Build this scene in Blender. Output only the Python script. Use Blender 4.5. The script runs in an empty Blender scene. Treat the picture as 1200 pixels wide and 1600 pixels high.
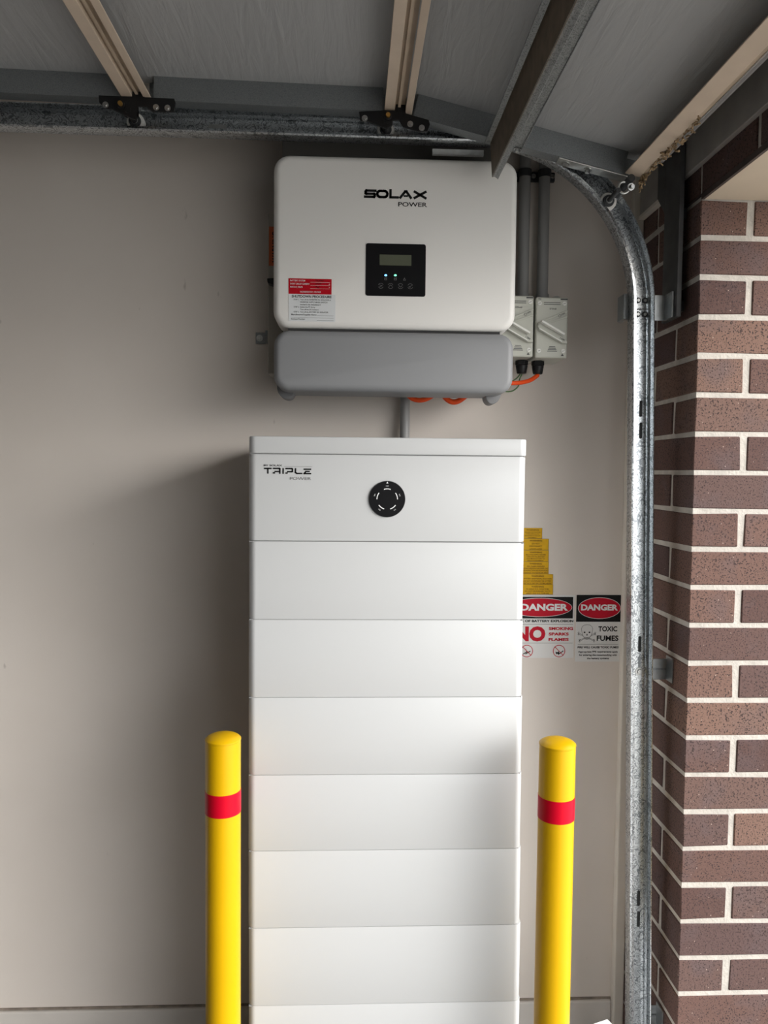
import bpy, bmesh, math, random
from mathutils import Vector, Matrix
random.seed(7)
SC = bpy.context.scene
COL = SC.collection
PI = math.pi

# ------------------------------------------------------------------ camera
HC = 1.58                       # eye height over the garage floor
FPX = 1205.0                    # focal length in pixels of a 1200 x 1600 frame
YAW, PITCH, ROLL = .0423, -.0505, .0098
fw = Vector((math.sin(YAW)*math.cos(PITCH), math.cos(YAW)*math.cos(PITCH), math.sin(PITCH)))
r0 = Vector((math.cos(YAW), -math.sin(YAW), 0)); u0 = r0.cross(fw)
rt = math.cos(ROLL)*r0 + math.sin(ROLL)*u0
up = -math.sin(ROLL)*r0 + math.cos(ROLL)*u0
cam = bpy.data.cameras.new('camera')
cam.sensor_fit = 'HORIZONTAL'; cam.sensor_width = 36.0; cam.lens = FPX/1200*36.0
cam.clip_start = .02
camo = bpy.data.objects.new('camera', cam); COL.objects.link(camo)
M4 = Matrix.Identity(4)
for i in range(3):
    M4[i][0] = rt[i]; M4[i][1] = up[i]; M4[i][2] = -fw[i]
M4[2][3] = HC
camo.matrix_world = M4
SC.camera = camo
def px(x, y, Y):                # the point at depth Y that the photo shows at pixel x, y
    d = fw + rt*((x-600)/FPX) + up*((800-y)/FPX)
    p = d*(Y/d.y)
    return (p.x, p.z + HC)

# ------------------------------------------------------------------ light
SC.view_settings.view_transform = 'Standard'
SC.view_settings.look = 'None'
SC.view_settings.gamma = 1.0
SC.view_settings.use_curve_mapping = False
SC.view_settings.exposure = 0.60
w = bpy.data.worlds.new('sky'); SC.world = w
w.use_nodes = True
nt = w.node_tree
bg = nt.nodes['Background']
bg.inputs[0].default_value = (.96, .985, 1.0, 1)      # bright overcast sky
bg.inputs[1].default_value = 1.0
sky = nt.nodes.new('ShaderNodeTexSky'); sky.sky_type = 'NISHITA'; sky.sun_disc = False      # hazy daylight, sun itself veiled
sky.sun_elevation = math.radians(24); sky.sun_rotation = math.radians(125)
sky.air_density = 1.0; sky.dust_density = 6.0; sky.ozone_density = 1.0
hs = nt.nodes.new('ShaderNodeHueSaturation'); hs.inputs['Saturation'].default_value = .18; hs.inputs['Value'].default_value = 1.0
nt.links.new(sky.outputs[0], hs.inputs['Color']); 
mxs = nt.nodes.new('ShaderNodeMix'); mxs.data_type = 'RGBA'; mxs.inputs['Factor'].default_value = .5      # half even cloud cover, half glow of the veiled sun
nt.links.new(hs.outputs[0], mxs.inputs['A']); mxs.inputs['B'].default_value = (11.6, 12.0, 12.3, 1)
nt.links.new(mxs.outputs['Result'], bg.inputs[0])
bg.inputs[1].default_value = .29
pl = bpy.data.lights.new('opening_portal', 'AREA')     # portal: only guides sampling of the sky through the doorway
pl.shape = 'RECTANGLE'; pl.size = 2.2; pl.size_y = 4.8
pl.cycles.is_portal = True
plo = bpy.data.objects.new('opening_portal', pl); COL.objects.link(plo)
plo.location = (1.14, -.7, 1.09); plo.rotation_euler = (0, PI/2, 0)

# ------------------------------------------------------------------ materials
def mat(name, col, rough=.5, metal=0.0, bump=None, var=None, emit=None, coat=0.0):
    m = bpy.data.materials.new(name); m.use_nodes = True
    n = m.node_tree.nodes; l = m.node_tree.links
    b = n['Principled BSDF']
    c = (*col, 1)
    b.inputs['Base Color'].default_value = c
    b.inputs['Roughness'].default_value = rough
    b.inputs['Metallic'].default_value = metal
    b.inputs['Coat Weight'].default_value = coat
    tc = n.new('ShaderNodeTexCoord')
    if var:                     # (scale, amount): soft variation of the colour
        t = n.new('ShaderNodeTexNoise'); t.inputs['Scale'].default_value = var[0]; t.inputs['Detail'].default_value = 5
        l.new(tc.outputs['Object'], t.inputs['Vector'])
        r = n.new('ShaderNodeValToRGB')
        a = var[1]
        r.color_ramp.elements[0].color = (*[x*(1-a) for x in col], 1); r.color_ramp.elements[0].position = .3
        r.color_ramp.elements[1].color = (*[min(1, x*(1+a)) for x in col], 1); r.color_ramp.elements[1].position = .7
        l.new(t.outputs[0], r.inputs[0]); l.new(r.outputs[0], b.inputs['Base Color'])
    if bump:                    # (scale, strength, distance)
        t = n.new('ShaderNodeTexNoise'); t.inputs['Scale'].default_value = bump[0]; t.inputs['Detail'].default_value = 4
        l.new(tc.outputs['Object'], t.inputs['Vector'])
        bp = n.new('ShaderNodeBump'); bp.inputs['Strength'].default_value = bump[1]; bp.inputs['Distance'].default_value = bump[2]
        l.new(t.outputs[0], bp.inputs['Height']); l.new(bp.outputs[0], b.inputs['Normal'])
    if emit:
        b.inputs['Emission Color'].default_value = (*emit[0], 1); b.inputs['Emission Strength'].default_value = emit[1]
    return m

def wall_mat():
    m = mat('painted_plaster', (.73, .67, .61), .75, bump=(260, .08, .001))
    n = m.node_tree.nodes; l = m.node_tree.links; b = n['Principled BSDF']
    tc = n['Texture Coordinate']
    big = n.new('ShaderNodeTexNoise'); big.inputs['Scale'].default_value = 2.5; big.inputs['Detail'].default_value = 6
    l.new(tc.outputs['Object'], big.inputs['Vector'])
    r = n.new('ShaderNodeValToRGB')
    r.color_ramp.elements[0].color = (.705, .642, .582, 1); r.color_ramp.elements[0].position = .3
    r.color_ramp.elements[1].color = (.755, .695, .638, 1); r.color_ramp.elements[1].position = .7
    l.new(big.outputs[0], r.inputs[0])
    # small scuffs, stretched upright
    mp = n.new('ShaderNodeMapping'); mp.inputs['Scale'].default_value = (34, 34, 15)
    l.new(tc.outputs['Object'], mp.inputs['Vector'])
    sp = n.new('ShaderNodeTexNoise'); sp.inputs['Scale'].default_value = 1.0; sp.inputs['Detail'].default_value = 3
    l.new(mp.outputs[0], sp.inputs['Vector'])
    r2 = n.new('ShaderNodeValToRGB')
    r2.color_ramp.elements[0].position = .75; r2.color_ramp.elements[0].color = (0, 0, 0, 1)
    r2.color_ramp.elements[1].position = .82; r2.color_ramp.elements[1].color = (1, 1, 1, 1)
    l.new(sp.outputs[0], r2.inputs[0])
    mx = n.new('ShaderNodeMix'); mx.data_type = 'RGBA'
    mul = n.new('ShaderNodeMath'); mul.operation = 'MULTIPLY'; mul.inputs[1].default_value = .45
    l.new(r2.outputs[0], mul.inputs[0]); l.new(mul.outputs[0], mx.inputs['Factor'])
    l.new(r.outputs[0], mx.inputs['A']); mx.inputs['B'].default_value = (.30, .25, .21, 1)
    l.new(mx.outputs['Result'], b.inputs['Base Color'])
    return m

def brick_mat():
    m = mat('clay_brick', (.3, .13, .1), .9)
    n = m.node_tree.nodes; l = m.node_tree.links; b = n['Principled BSDF']; tc = n['Texture Coordinate']
    oi = n.new('ShaderNodeObjectInfo')
    base = n.new('ShaderNodeValToRGB'); cr = base.color_ramp
    cols = [(0, (.084, .044, .038)), (.28, (.122, .066, .053)), (.5, (.088, .052, .049)), (.75, (.182, .106, .079)), (1, (.138, .076, .060))]
    while len(cr.elements) < len(cols): cr.elements.new(.5)
    for e, (p, c) in zip(cr.elements, cols): e.position = p; e.color = (*c, 1)
    l.new(oi.outputs['Random'], base.inputs[0])
    # every brick samples another place of the noise
    add = n.new('ShaderNodeVectorMath'); add.operation = 'ADD'
    sc = n.new('ShaderNodeVectorMath'); sc.operation = 'SCALE'; sc.inputs['Scale'].default_value = 37
    cmb = n.new('ShaderNodeCombineXYZ')
    for i in range(3): l.new(oi.outputs['Random'], cmb.inputs[i])
    l.new(cmb.outputs[0], sc.inputs[0]); l.new(tc.outputs['Object'], add.inputs[0]); l.new(sc.outputs[0], add.inputs[1])
    bl = n.new('ShaderNodeTexNoise'); bl.inputs['Scale'].default_value = 11; bl.inputs['Detail'].default_value = 3
    l.new(add.outputs[0], bl.inputs['Vector'])
    rb = n.new('ShaderNodeValToRGB'); rb.color_ramp.elements[0].position = .52; rb.color_ramp.elements[1].position = .72
    l.new(bl.outputs[0], rb.inputs[0])
    m1 = n.new('ShaderNodeMix'); m1.data_type = 'RGBA'
    mu = n.new('ShaderNodeMath'); mu.operation = 'MULTIPLY'; mu.inputs[1].default_value = .55
    l.new(rb.outputs[0], mu.inputs[0]); l.new(mu.outputs[0], m1.inputs['Factor'])
    l.new(base.outputs[0], m1.inputs['A']); m1.inputs['B'].default_value = (.105, .078, .082, 1)
    # dark iron specks
    sp = n.new('ShaderNodeTexNoise'); sp.inputs['Scale'].default_value = 300; sp.inputs['Detail'].default_value = 2.5
    l.new(add.outputs[0], sp.inputs['Vector'])
    rs = n.new('ShaderNodeValToRGB'); rs.color_ramp.elements[0].position = .56; rs.color_ramp.elements[1].position = .62
    l.new(sp.outputs[0], rs.inputs[0])
    m2 = n.new('ShaderNodeMix'); m2.data_type = 'RGBA'
    l.new(rs.outputs[0], m2.inputs['Factor']); l.new(m1.outputs['Result'], m2.inputs['A']); m2.inputs['B'].default_value = (.035, .02, .018, 1)
    # a few pale grains
    s3 = n.new('ShaderNodeTexNoise'); s3.inputs['Scale'].default_value = 170; s3.inputs['Detail'].default_value = 1
    l.new(tc.outputs['Object'], s3.inputs['Vector'])
    r3 = n.new('ShaderNodeValToRGB'); r3.color_ramp.elements[0].position = .775; r3.color_ramp.elements[1].position = .80
    l.new(s3.outputs[0], r3.inputs[0])
    m3 = n.new('ShaderNodeMix'); m3.data_type = 'RGBA'
    l.new(r3.outputs[0], m3.inputs['Factor']); l.new(m2.outputs['Result'], m3.inputs['A']); m3.inputs['B'].default_value = (.40, .30, .25, 1)
    l.new(m3.outputs['Result'], b.inputs['Base Color'])
    g = n.new('ShaderNodeTexNoise'); g.inputs['Scale'].default_value = 150; g.inputs['Detail'].default_value = 4
    l.new(add.outputs[0], g.inputs['Vector'])
    bp = n.new('ShaderNodeBump'); bp.inputs['Strength'].default_value = .5; bp.inputs['Distance'].default_value = .002
    l.new(g.outputs[0], bp.inputs['Height']); l.new(bp.outputs[0], b.inputs['Normal'])
    return m

def galv_mat(name, lo, hi, scale, rough=.42, metal=.85):
    m = mat(name, hi, rough, metal)
    n = m.node_tree.nodes; l = m.node_tree.links; b = n['Principled BSDF']; tc = n['Texture Coordinate']
    t = n.new('ShaderNodeTexNoise'); t.inputs['Scale'].default_value = scale; t.inputs['Detail'].default_value = 1.5; t.inputs['Distortion'].default_value = 1.2
    l.new(tc.outputs['Object'], t.inputs['Vector'])
    r = n.new('ShaderNodeValToRGB'); cr = r.color_ramp          # thin contour lines of the noise are the fleck edges
    pts = [(.30, .55), (.42, 1), (.455, 0), (.50, .1), (.54, 1), (.60, .85), (.635, .05), (.67, 1)]
    while len(cr.elements) < len(pts): cr.elements.new(.5)
    for e, (p, k) in zip(cr.elements, pts):
        e.position = p; e.color = (*[a_+(b_-a_)*k for a_, b_ in zip(lo, hi)], 1)
    l.new(t.outputs[0], r.inputs[0]); l.new(r.outputs[0], b.inputs['Base Color'])
    return m

def skin_mat():
    m = mat('door_skin_grey', (.37, .375, .38), .5)
    n = m.node_tree.nodes; l = m.node_tree.links; b = n['Principled BSDF']; tc = n['Texture Coordinate']
    mp = n.new('ShaderNodeMapping'); mp.inputs['Scale'].default_value = (16, 2.2, 4)
    l.new(tc.outputs['Object'], mp.inputs['Vector'])
    t = n.new('ShaderNodeTexNoise'); t.inputs['Scale'].default_value = 3; t.inputs['Detail'].default_value = 5; t.inputs['Distortion'].default_value = .6
    l.new(mp.outputs[0], t.inputs['Vector'])
    bp = n.new('ShaderNodeBump'); bp.inputs['Strength'].default_value = .8; bp.inputs['Distance'].default_value = .004
    l.new(t.outputs[0], bp.inputs['Height']); l.new(bp.outputs[0], b.inputs['Normal'])
    return m

M = {}
M['wall'] = wall_mat()
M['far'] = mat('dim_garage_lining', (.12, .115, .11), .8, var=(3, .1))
M['skirt'] = mat('skirting_paint', (.64, .60, .555), .6, bump=(120, .1, .001), var=(6, .06))
M['gap_shade_grime'] = mat('grimy_shadow_gap', (.24, .20, .165), .9, var=(25, .4))
M['trim'] = mat('trim_paint', (.70, .65, .58), .6, var=(8, .05))
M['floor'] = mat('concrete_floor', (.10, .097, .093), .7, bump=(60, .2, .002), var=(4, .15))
M['drive'] = mat('driveway_concrete', (.42, .40, .37), .85, bump=(60, .2, .002), var=(3, .1))
M['ceil'] = mat('ceiling_paint', (.42, .41, .39), .8, var=(3, .02))
M['brick'] = brick_mat()
M['mortar'] = mat('pale_mortar', (.50, .465, .42), .95, bump=(180, .6, .003), var=(40, .12))
M['soffit'] = mat('cream_soffit', (.62, .52, .40), .7, var=(5, .04))
M['lintel'] = mat('rusty_lintel', (.06, .042, .036), .7, var=(30, .3))
M['board'] = mat('grey_board', (.34, .32, .30), .75, var=(14, .12))
M['galv'] = galv_mat('galvanised_spangle', (.27, .29, .31), (.80, .83, .85), 62, .32, 1.0)
M['galv_strut'] = galv_mat('galvanised_strut', (.17, .18, .18), (.36, .37, .37), 120, .45, .8)
M['zinc_dull'] = mat('dull_zinc', (.42, .44, .45), .4, .9, var=(60, .15))
M['galv_dark'] = galv_mat('galvanised_sheet', (.22, .235, .245), (.36, .38, .39), 400, .45, .8)
M['zinc'] = mat('zinc_plate', (.60, .61, .60), .35, .9, var=(60, .1))
M['steel_dark'] = mat('dark_steel', (.05, .052, .055), .55, .4, var=(20, .2))
M['strut_web'] = mat('shaded_strut_steel', (.16, .125, .09), .6, .5, var=(40, .2))  # shade on the strut's inward side put into the web colour
M['skin'] = skin_mat()
M['cream'] = mat('cream_door_rail', (.60, .49, .385), .5, var=(20, .05))
M['tan'] = mat('tan_groove', (.44, .35, .26), .6, var=(20, .1))
M['black'] = mat('black_paint', (.012, .012, .013), .45)
M['bolt'] = mat('bolt_zinc', (.50, .50, .49), .3, 1)
M['brass'] = mat('brass_pin', (.55, .33, .10), .35, .9)
M['nylon'] = mat('white_nylon', (.70, .69, .66), .5)
M['rubber'] = mat('grey_rubber_seal', (.20, .19, .185), .7)
M['dry'] = mat('dry_tan_fibre', (.30, .21, .12), .9, var=(90, .5), bump=(200, .8, .004))
M['white'] = mat('white_powder_coat', (.555, .565, .57), .30, bump=(700, .05, .0004))
M['inv'] = mat('inverter_white', (.82, .805, .775), .45, bump=(700, .05, .0004))
M['invgrey'] = mat('inverter_grey_cover', (.25, .255, .265), .5)
M['invfoot'] = mat('inverter_foot_grey', (.17, .17, .175), .5)
M['invbody'] = mat('inverter_dark_casting', (.14, .135, .125), .6)
M['sidebox'] = mat('pale_side_housing', (.42, .39, .34), .6)
M['seam'] = mat('grey_seam', (.22, .22, .22), .7)
M['gasket'] = mat('dark_gap_and_foot', (.05, .05, .05), .7)
M['gloss'] = mat('gloss_black', (.006, .006, .007), .3)
M['gloss'].node_tree.nodes['Principled BSDF'].inputs['Specular IOR Level'].default_value = .25
M['plate'] = mat('weathered_plate', (.10, .10, .102), .6, .3, var=(20, .2))
M['lcd'] = mat('lcd_glass', (.10, .11, .075), .25)
M['icon'] = mat('icon_grey', (.16, .16, .16), .5)
M['led_b'] = mat('blue_led', (.2, .5, 1), .3, emit=((.12, .40, 1), 2.2))
M['led_g'] = mat('green_led', (.3, 1, .6), .3, emit=((.15, 1, .45), 1.3))
M['ink'] = mat('black_ink', (.012, .012, .012), .5)
M['inkw'] = mat('white_ink', (.80, .80, .80), .5)
M['inkr'] = mat('red_ink', (.52, .01, .028), .5)
M['inkg'] = mat('grey_ink', (.10, .10, .10), .5)
M['inkbrown'] = mat('brown_ink', (.16, .075, .01), .5)
M['sticker_red'] = mat('red_sticker', (.46, .006, .016), .4)
M['sticker_white'] = mat('white_sticker', (.72, .74, .75), .4)
M['sticker_orange'] = mat('orange_sticker', (.58, .10, .015), .45)
M['sign_white'] = mat('white_sign', (.74, .735, .72), .4)
M['sign_yellow'] = mat('yellow_label', (.70, .40, .012), .5, var=(60, .06))
M['isolator'] = mat('isolator_grey', (.53, .535, .475), .4)
M['isolator_hi'] = mat('isolator_lever', (.80, .80, .76), .25)
M['conduit'] = mat('grey_pvc', (.30, .30, .295), .45)
M['orange'] = mat('orange_cable', (.80, .085, .018), .4)
M['green'] = mat('green_earth_wire', (.05, .13, .035), .5)
M['yellow'] = mat('bollard_yellow', (.62, .36, .001), .35, var=(5, .03))
M['tape'] = mat('red_reflective_tape', (.55, .002, .018), .35, bump=(900, .15, .0005))
M['carton'] = mat('white_carton', (.86, .86, .85), .6)

for k_ in ('ink', 'inkr', 'inkg', 'inkbrown', 'sticker_red', 'tape', 'yellow', 'sign_yellow', 'orange', 'black', 'gasket'):
    M[k_].node_tree.nodes['Principled BSDF'].inputs['Specular IOR Level'].default_value = .15 if k_ not in ('yellow', 'black') else .3

# ------------------------------------------------------------------ builders
ORG = {}
class MB:
    def __init__(s): s.v = []; s.f = []; s.fn = lambda p: p
    def pt(s, p): s.v.append(tuple(s.fn(p))); return len(s.v)-1
    def face(s, *i): s.f.append(tuple(i))
    def box(s, x0, x1, y0, y1, z0, z1):
        i = [s.pt(p) for p in ((x0,y0,z0),(x1,y0,z0),(x1,y1,z0),(x0,y1,z0),(x0,y0,z1),(x1,y0,z1),(x1,y1,z1),(x0,y1,z1))]
        for q in ((0,3,2,1),(4,5,6,7),(0,1,5,4),(1,2,6,5),(2,3,7,6),(3,0,4,7)): s.face(*[i[k] for k in q])
        return s
    def prism(s, poly, y0, y1):                  # poly in x, z; extruded along y
        a = [s.pt((x, y0, z)) for x, z in poly]; b = [s.pt((x, y1, z)) for x, z in poly]; n = len(poly)
        s.face(*a); s.face(*b[::-1])
        for i in range(n): s.face(a[(i+1) % n], a[i], b[i], b[(i+1) % n])
        return s
    def prismz(s, poly, z0, z1):                 # poly in x, y; extruded along z
        a = [s.pt((x, y, z0)) for x, y in poly]; b = [s.pt((x, y, z1)) for x, y in poly]; n = len(poly)
        s.face(*a[::-1]); s.face(*b)
        for i in range(n): s.face(a[i], a[(i+1) % n], b[(i+1) % n], b[i])
        return s
    def cyl(s, p0, p1, r0, r1=None, n=20, cap=True):
        r1 = r0 if r1 is None else r1
        p0 = Vector(p0); p1 = Vector(p1); d = (p1-p0).normalized()
        a = d.orthogonal().normalized(); b = d.cross(a)
        A = []; B = []
        for k in range(n):
            t = 2*PI*k/n; o = a*math.cos(t)+b*math.sin(t)
            A.append(s.pt(p0+o*r0)); B.append(s.pt(p1+o*r1))
        for k in range(n): s.face(A[k], A[(k+1) % n], B[(k+1) % n], B[k])
        if cap: s.face(*A[::-1]); s.face(*B)
        return s
    def tube(s, pts, r, n=12):
        pts = [Vector(p) for p in pts]; rings = []
        a = None
        for i, p in enumerate(pts):
            d = (pts[min(i+1, len(pts)-1)]-pts[max(i-1, 0)]).normalized()
            a = d.orthogonal().normalized() if a is None else (a-d*a.dot(d)).normalized()
            b = d.cross(a)
            rings.append([s.pt(p+(a*math.cos(2*PI*k/n)+b*math.sin(2*PI*k/n))*r) for k in range(n)])
        for A, B in zip(rings, rings[1:]):
            for k in range(n): s.face(A[k], A[(k+1) % n], B[(k+1) % n], B[k])
        s.face(*rings[0][::-1]); s.face(*rings[-1])
        return s
    def lathe(s, prof, cx, cy, n=40):            # prof: (radius, z)
        rings = []
        for r, z in prof:
            if r < 1e-6: rings.append([s.pt((cx, cy, z))])
            else: rings.append([s.pt((cx+r*math.cos(2*PI*k/n), cy+r*math.sin(2*PI*k/n), z)) for k in range(n)])
        for A, B in zip(rings, rings[1:]):
            for k in range(n):
                k2 = (k+1) % n
                if len(A) == 1: s.face(A[0], B[k2], B[k])
                elif len(B) == 1: s.face(A[k], A[k2], B[0])
                else: s.face(A[k], A[k2], B[k2], B[k])
        return s
    def quad(s, x0, x1, z0, z1, y):              # a flat print facing the camera side (-y)
        s.face(*[s.pt(p) for p in ((x0,y,z0),(x1,y,z0),(x1,y,z1),(x0,y,z1))]); return s
    def poly(s, pts, y):
        s.face(*[s.pt((x, y, z)) for x, z in pts]); return s
    def stroke(s, pts, wd, y, closed=False):     # print of one pen stroke
        if closed: pts = list(pts)+[pts[0]]
        for (x0, z0), (x1, z1) in zip(pts, pts[1:]):
            L = math.hypot(x1-x0, z1-z0) or 1e-9; dx = (x1-x0)/L*wd/2; dz = (z1-z0)/L*wd/2
            e = .98
            s.poly([(x0-dx*e+dz, z0-dz*e-dx), (x1+dx*e+dz, z1+dz*e-dx), (x1+dx*e-dz, z1+dz*e+dx), (x0-dx*e-dz, z0-dz*e+dx)], y)
        return s
    def ring(s, cx, cz, ro, ri, y, a0=0, a1=2*PI, n=32, sx=1.0):
        P = []
        for k in range(n+1):
            t = a0+(a1-a0)*k/n
            P.append((s.pt((cx+ro*sx*math.cos(t), y, cz+ro*math.sin(t))), s.pt((cx+ri*sx*math.cos(t), y, cz+ri*math.sin(t)))))
        for (a, b), (c, d) in zip(P, P[1:]): s.face(a, c, d, b)
        return s
    def disc(s, cx, cz, r, y, n=36, sx=1.0):
        s.face(*[s.pt((cx+r*sx*math.cos(2*PI*k/n), y, cz+r*math.sin(2*PI*k/n))) for k in range(n)]); return s
    def build(s, name, m, parent=None, bevel=0, seg=2, smooth=False, recalc=True, label=None):
        me = bpy.data.meshes.new(name)
        if parent is not None: o = ORG[parent.name]
        else:
            xs = [p[0] for p in s.v]; ys = [p[1] for p in s.v]; zs = [p[2] for p in s.v]
            o = Vector(((min(xs)+max(xs))/2, (min(ys)+max(ys))/2, min(zs)))
        me.from_pydata([tuple(Vector(p)-o) for p in s.v], [], s.f)
        if bevel or recalc or smooth:
            bm = bmesh.new(); bm.from_mesh(me)
            if recalc: bmesh.ops.recalc_face_normals(bm, faces=bm.faces)
            if bevel:
                ed = [e for e in bm.edges if len(e.link_faces) == 2 and e.calc_face_angle(0) > .5]
                bmesh.ops.bevel(bm, geom=ed, offset=bevel, segments=seg, profile=.5, affect='EDGES', clamp_overlap=True)
            if smooth:
                for f in bm.faces: f.smooth = True
                for e in bm.edges:
                    if len(e.link_faces) == 2 and e.calc_face_angle(0) > .6: e.smooth = False
            bm.to_mesh(me); bm.free()
        me.materials.append(M[m] if isinstance(m, str) else m)
        ob = bpy.data.objects.new(name, me); COL.objects.link(ob)
        if parent is not None: ob.parent = parent; ORG[ob.name] = o
        else: ob.location = o; ORG[ob.name] = o
        if label: ob['label'] = label
        return ob

def thing(name, loc, label, cat, group=None):
    o = bpy.data.objects.new(name, None); COL.objects.link(o); o.location = loc; o.empty_display_size = .05
    ORG[o.name] = Vector(loc); o['label'] = label; o['category'] = cat
    if group: o['group'] = group
    return o
def tag(o, label, cat, group=None):
    o['label'] = label; o['category'] = cat
    if group: o['group'] = group
    return o
def struct(o, label=None):
    o['kind'] = 'structure'
    if label: o['label'] = label
    return o
def rrect(x0, x1, z0, z1, r, n=6):
    P = []
    for cx, cz, a in ((x1-r, z0+r, -PI/2), (x1-r, z1-r, 0), (x0+r, z1-r, PI/2), (x0+r, z0+r, PI)):
        for k in range(n+1): t = a+PI/2*k/n; P.append((cx+r*math.cos(t), cz+r*math.sin(t)))
    return P
def pillow(mb, x0, x1, z0, z1, r, y0, y1, fil, n=6, fs=6):   # rounded slab with a filleted front rim, front at y0
    rings = []
    def ring(ins, y):
        P = rrect(x0+ins, x1-ins, z0+ins, z1-ins, max(r-ins, .001), n)
        rings.append([mb.pt((x, y, z)) for x, z in P])
    ring(0, y1)
    for k in range(fs+1):
        t = PI/2*k/fs
        ring(fil*(1-math.cos(t)), y0+fil*(1-math.sin(t)))
    for A, B in zip(rings, rings[1:]):
        for k in range(len(A)): mb.face(A[k], A[(k+1) % len(A)], B[(k+1) % len(A)], B[k])
    mb.face(*rings[-1]); mb.face(*rings[0][::-1])
    return mb

_tc = {}
def text_verts(s, bold):
    key = (s, bold)
    if key not in _tc:
        c = bpy.data.curves.new('t', 'FONT'); c.body = s; c.size = 1; c.offset = bold; c.resolution_u = 3
        o = bpy.data.objects.new('t', c); COL.objects.link(o)
        dg = bpy.context.evaluated_depsgraph_get(); dg.update()
        me = bpy.data.meshes.new_from_object(o.evaluated_get(dg))
        vs = [(v.co.x, v.co.y) for v in me.vertices]; fs = [tuple(p.vertices) for p in me.polygons]
        bpy.data.objects.remove(o); bpy.data.curves.remove(c); bpy.data.meshes.remove(me)
        _tc[key] = (vs, fs)
    return _tc[key]
def text(mb, s, x0, z0, y, h, w=None, bold=0.0, align='L', rot=0.0, maxw=None):
    """letters printed in the plane y, lower-left (or centre / right) at x0, z0; cap height h, total width w"""
    vs, fs = text_verts(s, bold)
    if not vs: return mb
    xa = min(v[0] for v in vs); xb = max(v[0] for v in vs); ca = text_verts('H', bold)[0]
    ch = max(v[1] for v in ca)-min(v[1] for v in ca); base = min(v[1] for v in ca)
    sz = h/ch; sx = (w/(xb-xa)) if w else sz
    if maxw and sx*(xb-xa) > maxw: sx = maxw/(xb-xa)
    W = sx*(xb-xa); ox = {'L': 0, 'C': -W/2, 'R': -W}[align]
    cs, sn = math.cos(rot), math.sin(rot)
    off = len(mb.v)
    for vx, vy in vs:
        lx = ox+(vx-xa)*sx; lz = (vy-base)*sz
        mb.pt((x0+lx*cs-lz*sn, y, z0+lx*sn+lz*cs))
    for f in fs: mb.f.append(tuple(i+off for i in f))
    return mb
def bez(pts, n=10):                              # Catmull-Rom through points
    P = [Vector(p) for p in pts]; P = [P[0]*2-P[1]]+P+[P[-1]*2-P[-2]]; out = []
    for i in range(1, len(P)-2):
        for k in range(n):
            t = k/n
            out.append(.5*((2*P[i])+(P[i+1]-P[i-1])*t+(2*P[i-1]-5*P[i]+4*P[i+1]-P[i+2])*t*t+(3*P[i]-P[i-1]-3*P[i+1]+P[i+2])*t**3))
    out.append(P[-2]); return out
def bolt(parent, p, d, r=.006, h=.005, m='bolt', name='bolt'):
    mb = MB(); p = Vector(p); d = Vector(d).normalized()
    mb.cyl(p, p+d*.0015, r*1.55, n=14); mb.cyl(p+d*.0015, p+d*h, r, r*.85, n=6)
    return mb.build(name, m, parent)

# ------------------------------------------------------------------ setting
YW = 2.05                       # face of the side wall
YJ = 1.692                      # face of the brick doorway jamb
XB = .7613                      # inner brick face
Z0 = HC+.5239                   # a mortar line; courses of 86 mm from here
def rel(z): return HC+z
struct(MB().box(-5.6, 1.11, -3.6, YW+.1, -.1, 0).build('floor', 'floor'))
struct(MB().box(1.11, 22, -16, 14, -.12, -.01).build('driveway', 'drive'))
struct(MB().box(-5.6, 1.11, -3.6, YW+.1, 2.75, 2.85).build('ceiling', 'ceil'))
struct(MB().box(-5.6, XB+.05, YW, YW+.1, 0, 2.75).build('wall_back', 'wall'))
struct(MB().box(-5.7, -5.6, -3.6, YW+.1, 0, 2.75).build('wall_left', 'far'))
struct(MB().box(-5.6, 1.11, -3.7, -3.6, 0, 2.75).build('wall_front', 'far'))
bz = rel(-1.4555)
struct(MB().box(-5.6, .7305, YW-.012, YW, 0, bz).build('baseboard_back', 'skirt', bevel=.004))
struct(MB().box(-5.6, .7305, YW-.004, YW, bz+.0003, bz+.0050).build('trim_5', 'gap_shade_grime'))  # shadow gap over the baseboard painted as a dark strip, with its grime
struct(MB().box(.7315, XB-.001, YW-.026, YW, 0, 2.74).build('trim_1', 'trim', bevel=.004))

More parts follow.
